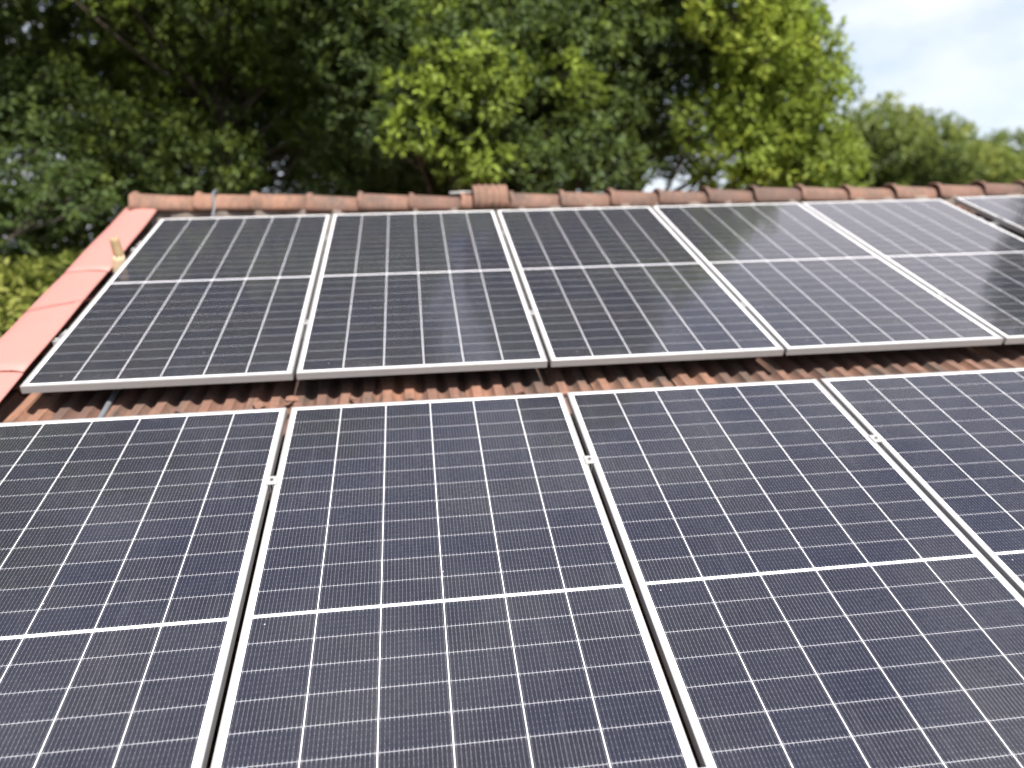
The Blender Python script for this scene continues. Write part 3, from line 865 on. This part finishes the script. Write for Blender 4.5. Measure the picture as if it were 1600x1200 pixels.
big_tree(15.6, 12.6, 3.05, 10.3, 6.3, 120, 24, 'tall tree with sunny yellow green foliage against the open sky', 0.40, keep=sunny, rmax=0.95,
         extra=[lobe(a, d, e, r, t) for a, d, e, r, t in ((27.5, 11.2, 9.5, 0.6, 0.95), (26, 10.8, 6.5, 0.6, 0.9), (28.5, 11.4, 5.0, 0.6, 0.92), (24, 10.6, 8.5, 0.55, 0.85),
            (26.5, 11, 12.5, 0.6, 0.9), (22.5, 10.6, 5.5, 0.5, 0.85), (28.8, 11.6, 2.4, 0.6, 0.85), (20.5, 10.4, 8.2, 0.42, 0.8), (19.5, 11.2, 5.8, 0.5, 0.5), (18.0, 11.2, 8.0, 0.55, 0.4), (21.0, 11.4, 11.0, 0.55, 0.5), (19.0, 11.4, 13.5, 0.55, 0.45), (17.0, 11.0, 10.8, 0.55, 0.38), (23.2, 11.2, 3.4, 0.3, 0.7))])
big_tree(25.2, 10.9, 1.35, 7.3, 3.2, 70, 28, 'slender lime green tree in full sun at the edge of the dark trees', 0.62, mat=M_LIMELEAF, rmin=0.32, rmax=0.58, tvar=0.22, tr=0.10,
         keep=lambda p: ae(p)[0] < 29.0 - max(0, ae(p)[1]-9)*0.30 and not (20 < ae(p)[0] < 24 and ae(p)[1] < 4.5))
big_tree(-3, 18.5, 5.0, 8.0, 4.5, 62, 25, 'shadowy tree standing behind the dark trees in the middle', 0.36, rmin=0.9, rmax=1.5, size=0.15, per=75)
big_tree(-27, 18.0, 5.0, 9.0, 6.0, 56, 26, 'shadowy tree far back on the left behind the dark trees', 0.36, rmin=0.9, rmax=1.5, size=0.15, per=75)
big_tree(55.2, 22.7, 4.6, 11.5, 6.9, 170, 27, 'tree off to the right seen as the dark reflection in the palest panel', 0.35, rmin=0.8, rmax=1.5, size=0.15, per=85)

def far_tree(az, dist, el, R_, seed, label, mat, tone):
    c = at(az, dist, el); top = c.z; rz = (top - 1.0)/2
    lb = crown_lobes((c.x, c.y, top-rz), (R_, R_, rz), 62, seed, 0.7, 1.35, tone, 0.22)
    tree('broadleaf_tree', label, 'tree', (c.x, c.y), lb, mat, 75, 0.19, seed, 0.22, 'distant trees on the right')
far_tree(31.8, 27, 9.4, 2.8, 31, 'rounded mid green tree just right of the tall sunny tree', M_FARLEAF, 0.52)
far_tree(35.4, 37, 7.7, 3.5, 32, 'yellowish green distant tree in the middle of the right hand trees', M_FARLEAF, 0.66)
far_tree(39.2, 41, 6.8, 3.9, 33, 'greyer distant tree near the right edge of the photo', M_FARLEAF, 0.40)
far_tree(43.5, 43, 5.4, 4.2, 34, 'low distant tree at the far right edge', M_FARLEAF, 0.5)

def shrub(az, dist, el, R_, seed, label, tone, mat=None):
    c = at(az, dist, el); top = c.z; rz = top/2
    lb = crown_lobes((c.x, c.y, rz+0.1), (R_, R_, rz), 75, seed, 0.32, 0.6, tone, 0.15)
    r_ = random.Random(seed+1)
    for k in range(22):
        a_, q_ = r_.uniform(0, 6.28), R_*math.sqrt(r_.random())*0.95
        lb.append(((c.x+q_*math.cos(a_), c.y+q_*math.sin(a_), top - 0.35 - 0.45*(q_/R_)**2 + r_.uniform(-0.15, 0.1)), r_.uniform(0.26, 0.42), min(1, max(0, r_.gauss(tone, 0.15)))))
    tree('tall_shrub', label, 'shrub', (c.x, c.y), lb, mat or M_BUSHLEAF, 190, 0.10, seed, 0.07, 'tall shrubs beyond the gable', fork=0.1)
shrub(-31.5, 10.0, 1.0, 1.6, 41, 'dull green shrub at the left edge beside the gable', 0.50)
shrub(-25.6, 9.4, 0.5, 1.5, 42, 'yellowish green shrub below the flashing at the left', 0.62)
shrub(-20.5, 11.5, 1.6, 1.3, 43, 'dark shrub behind the upper end of the flashing', 0.34)
shrub(-28.0, 8.6, -1.2, 1.5, 44, 'bright green low bush at the lower left beyond the roof edge', 0.72)
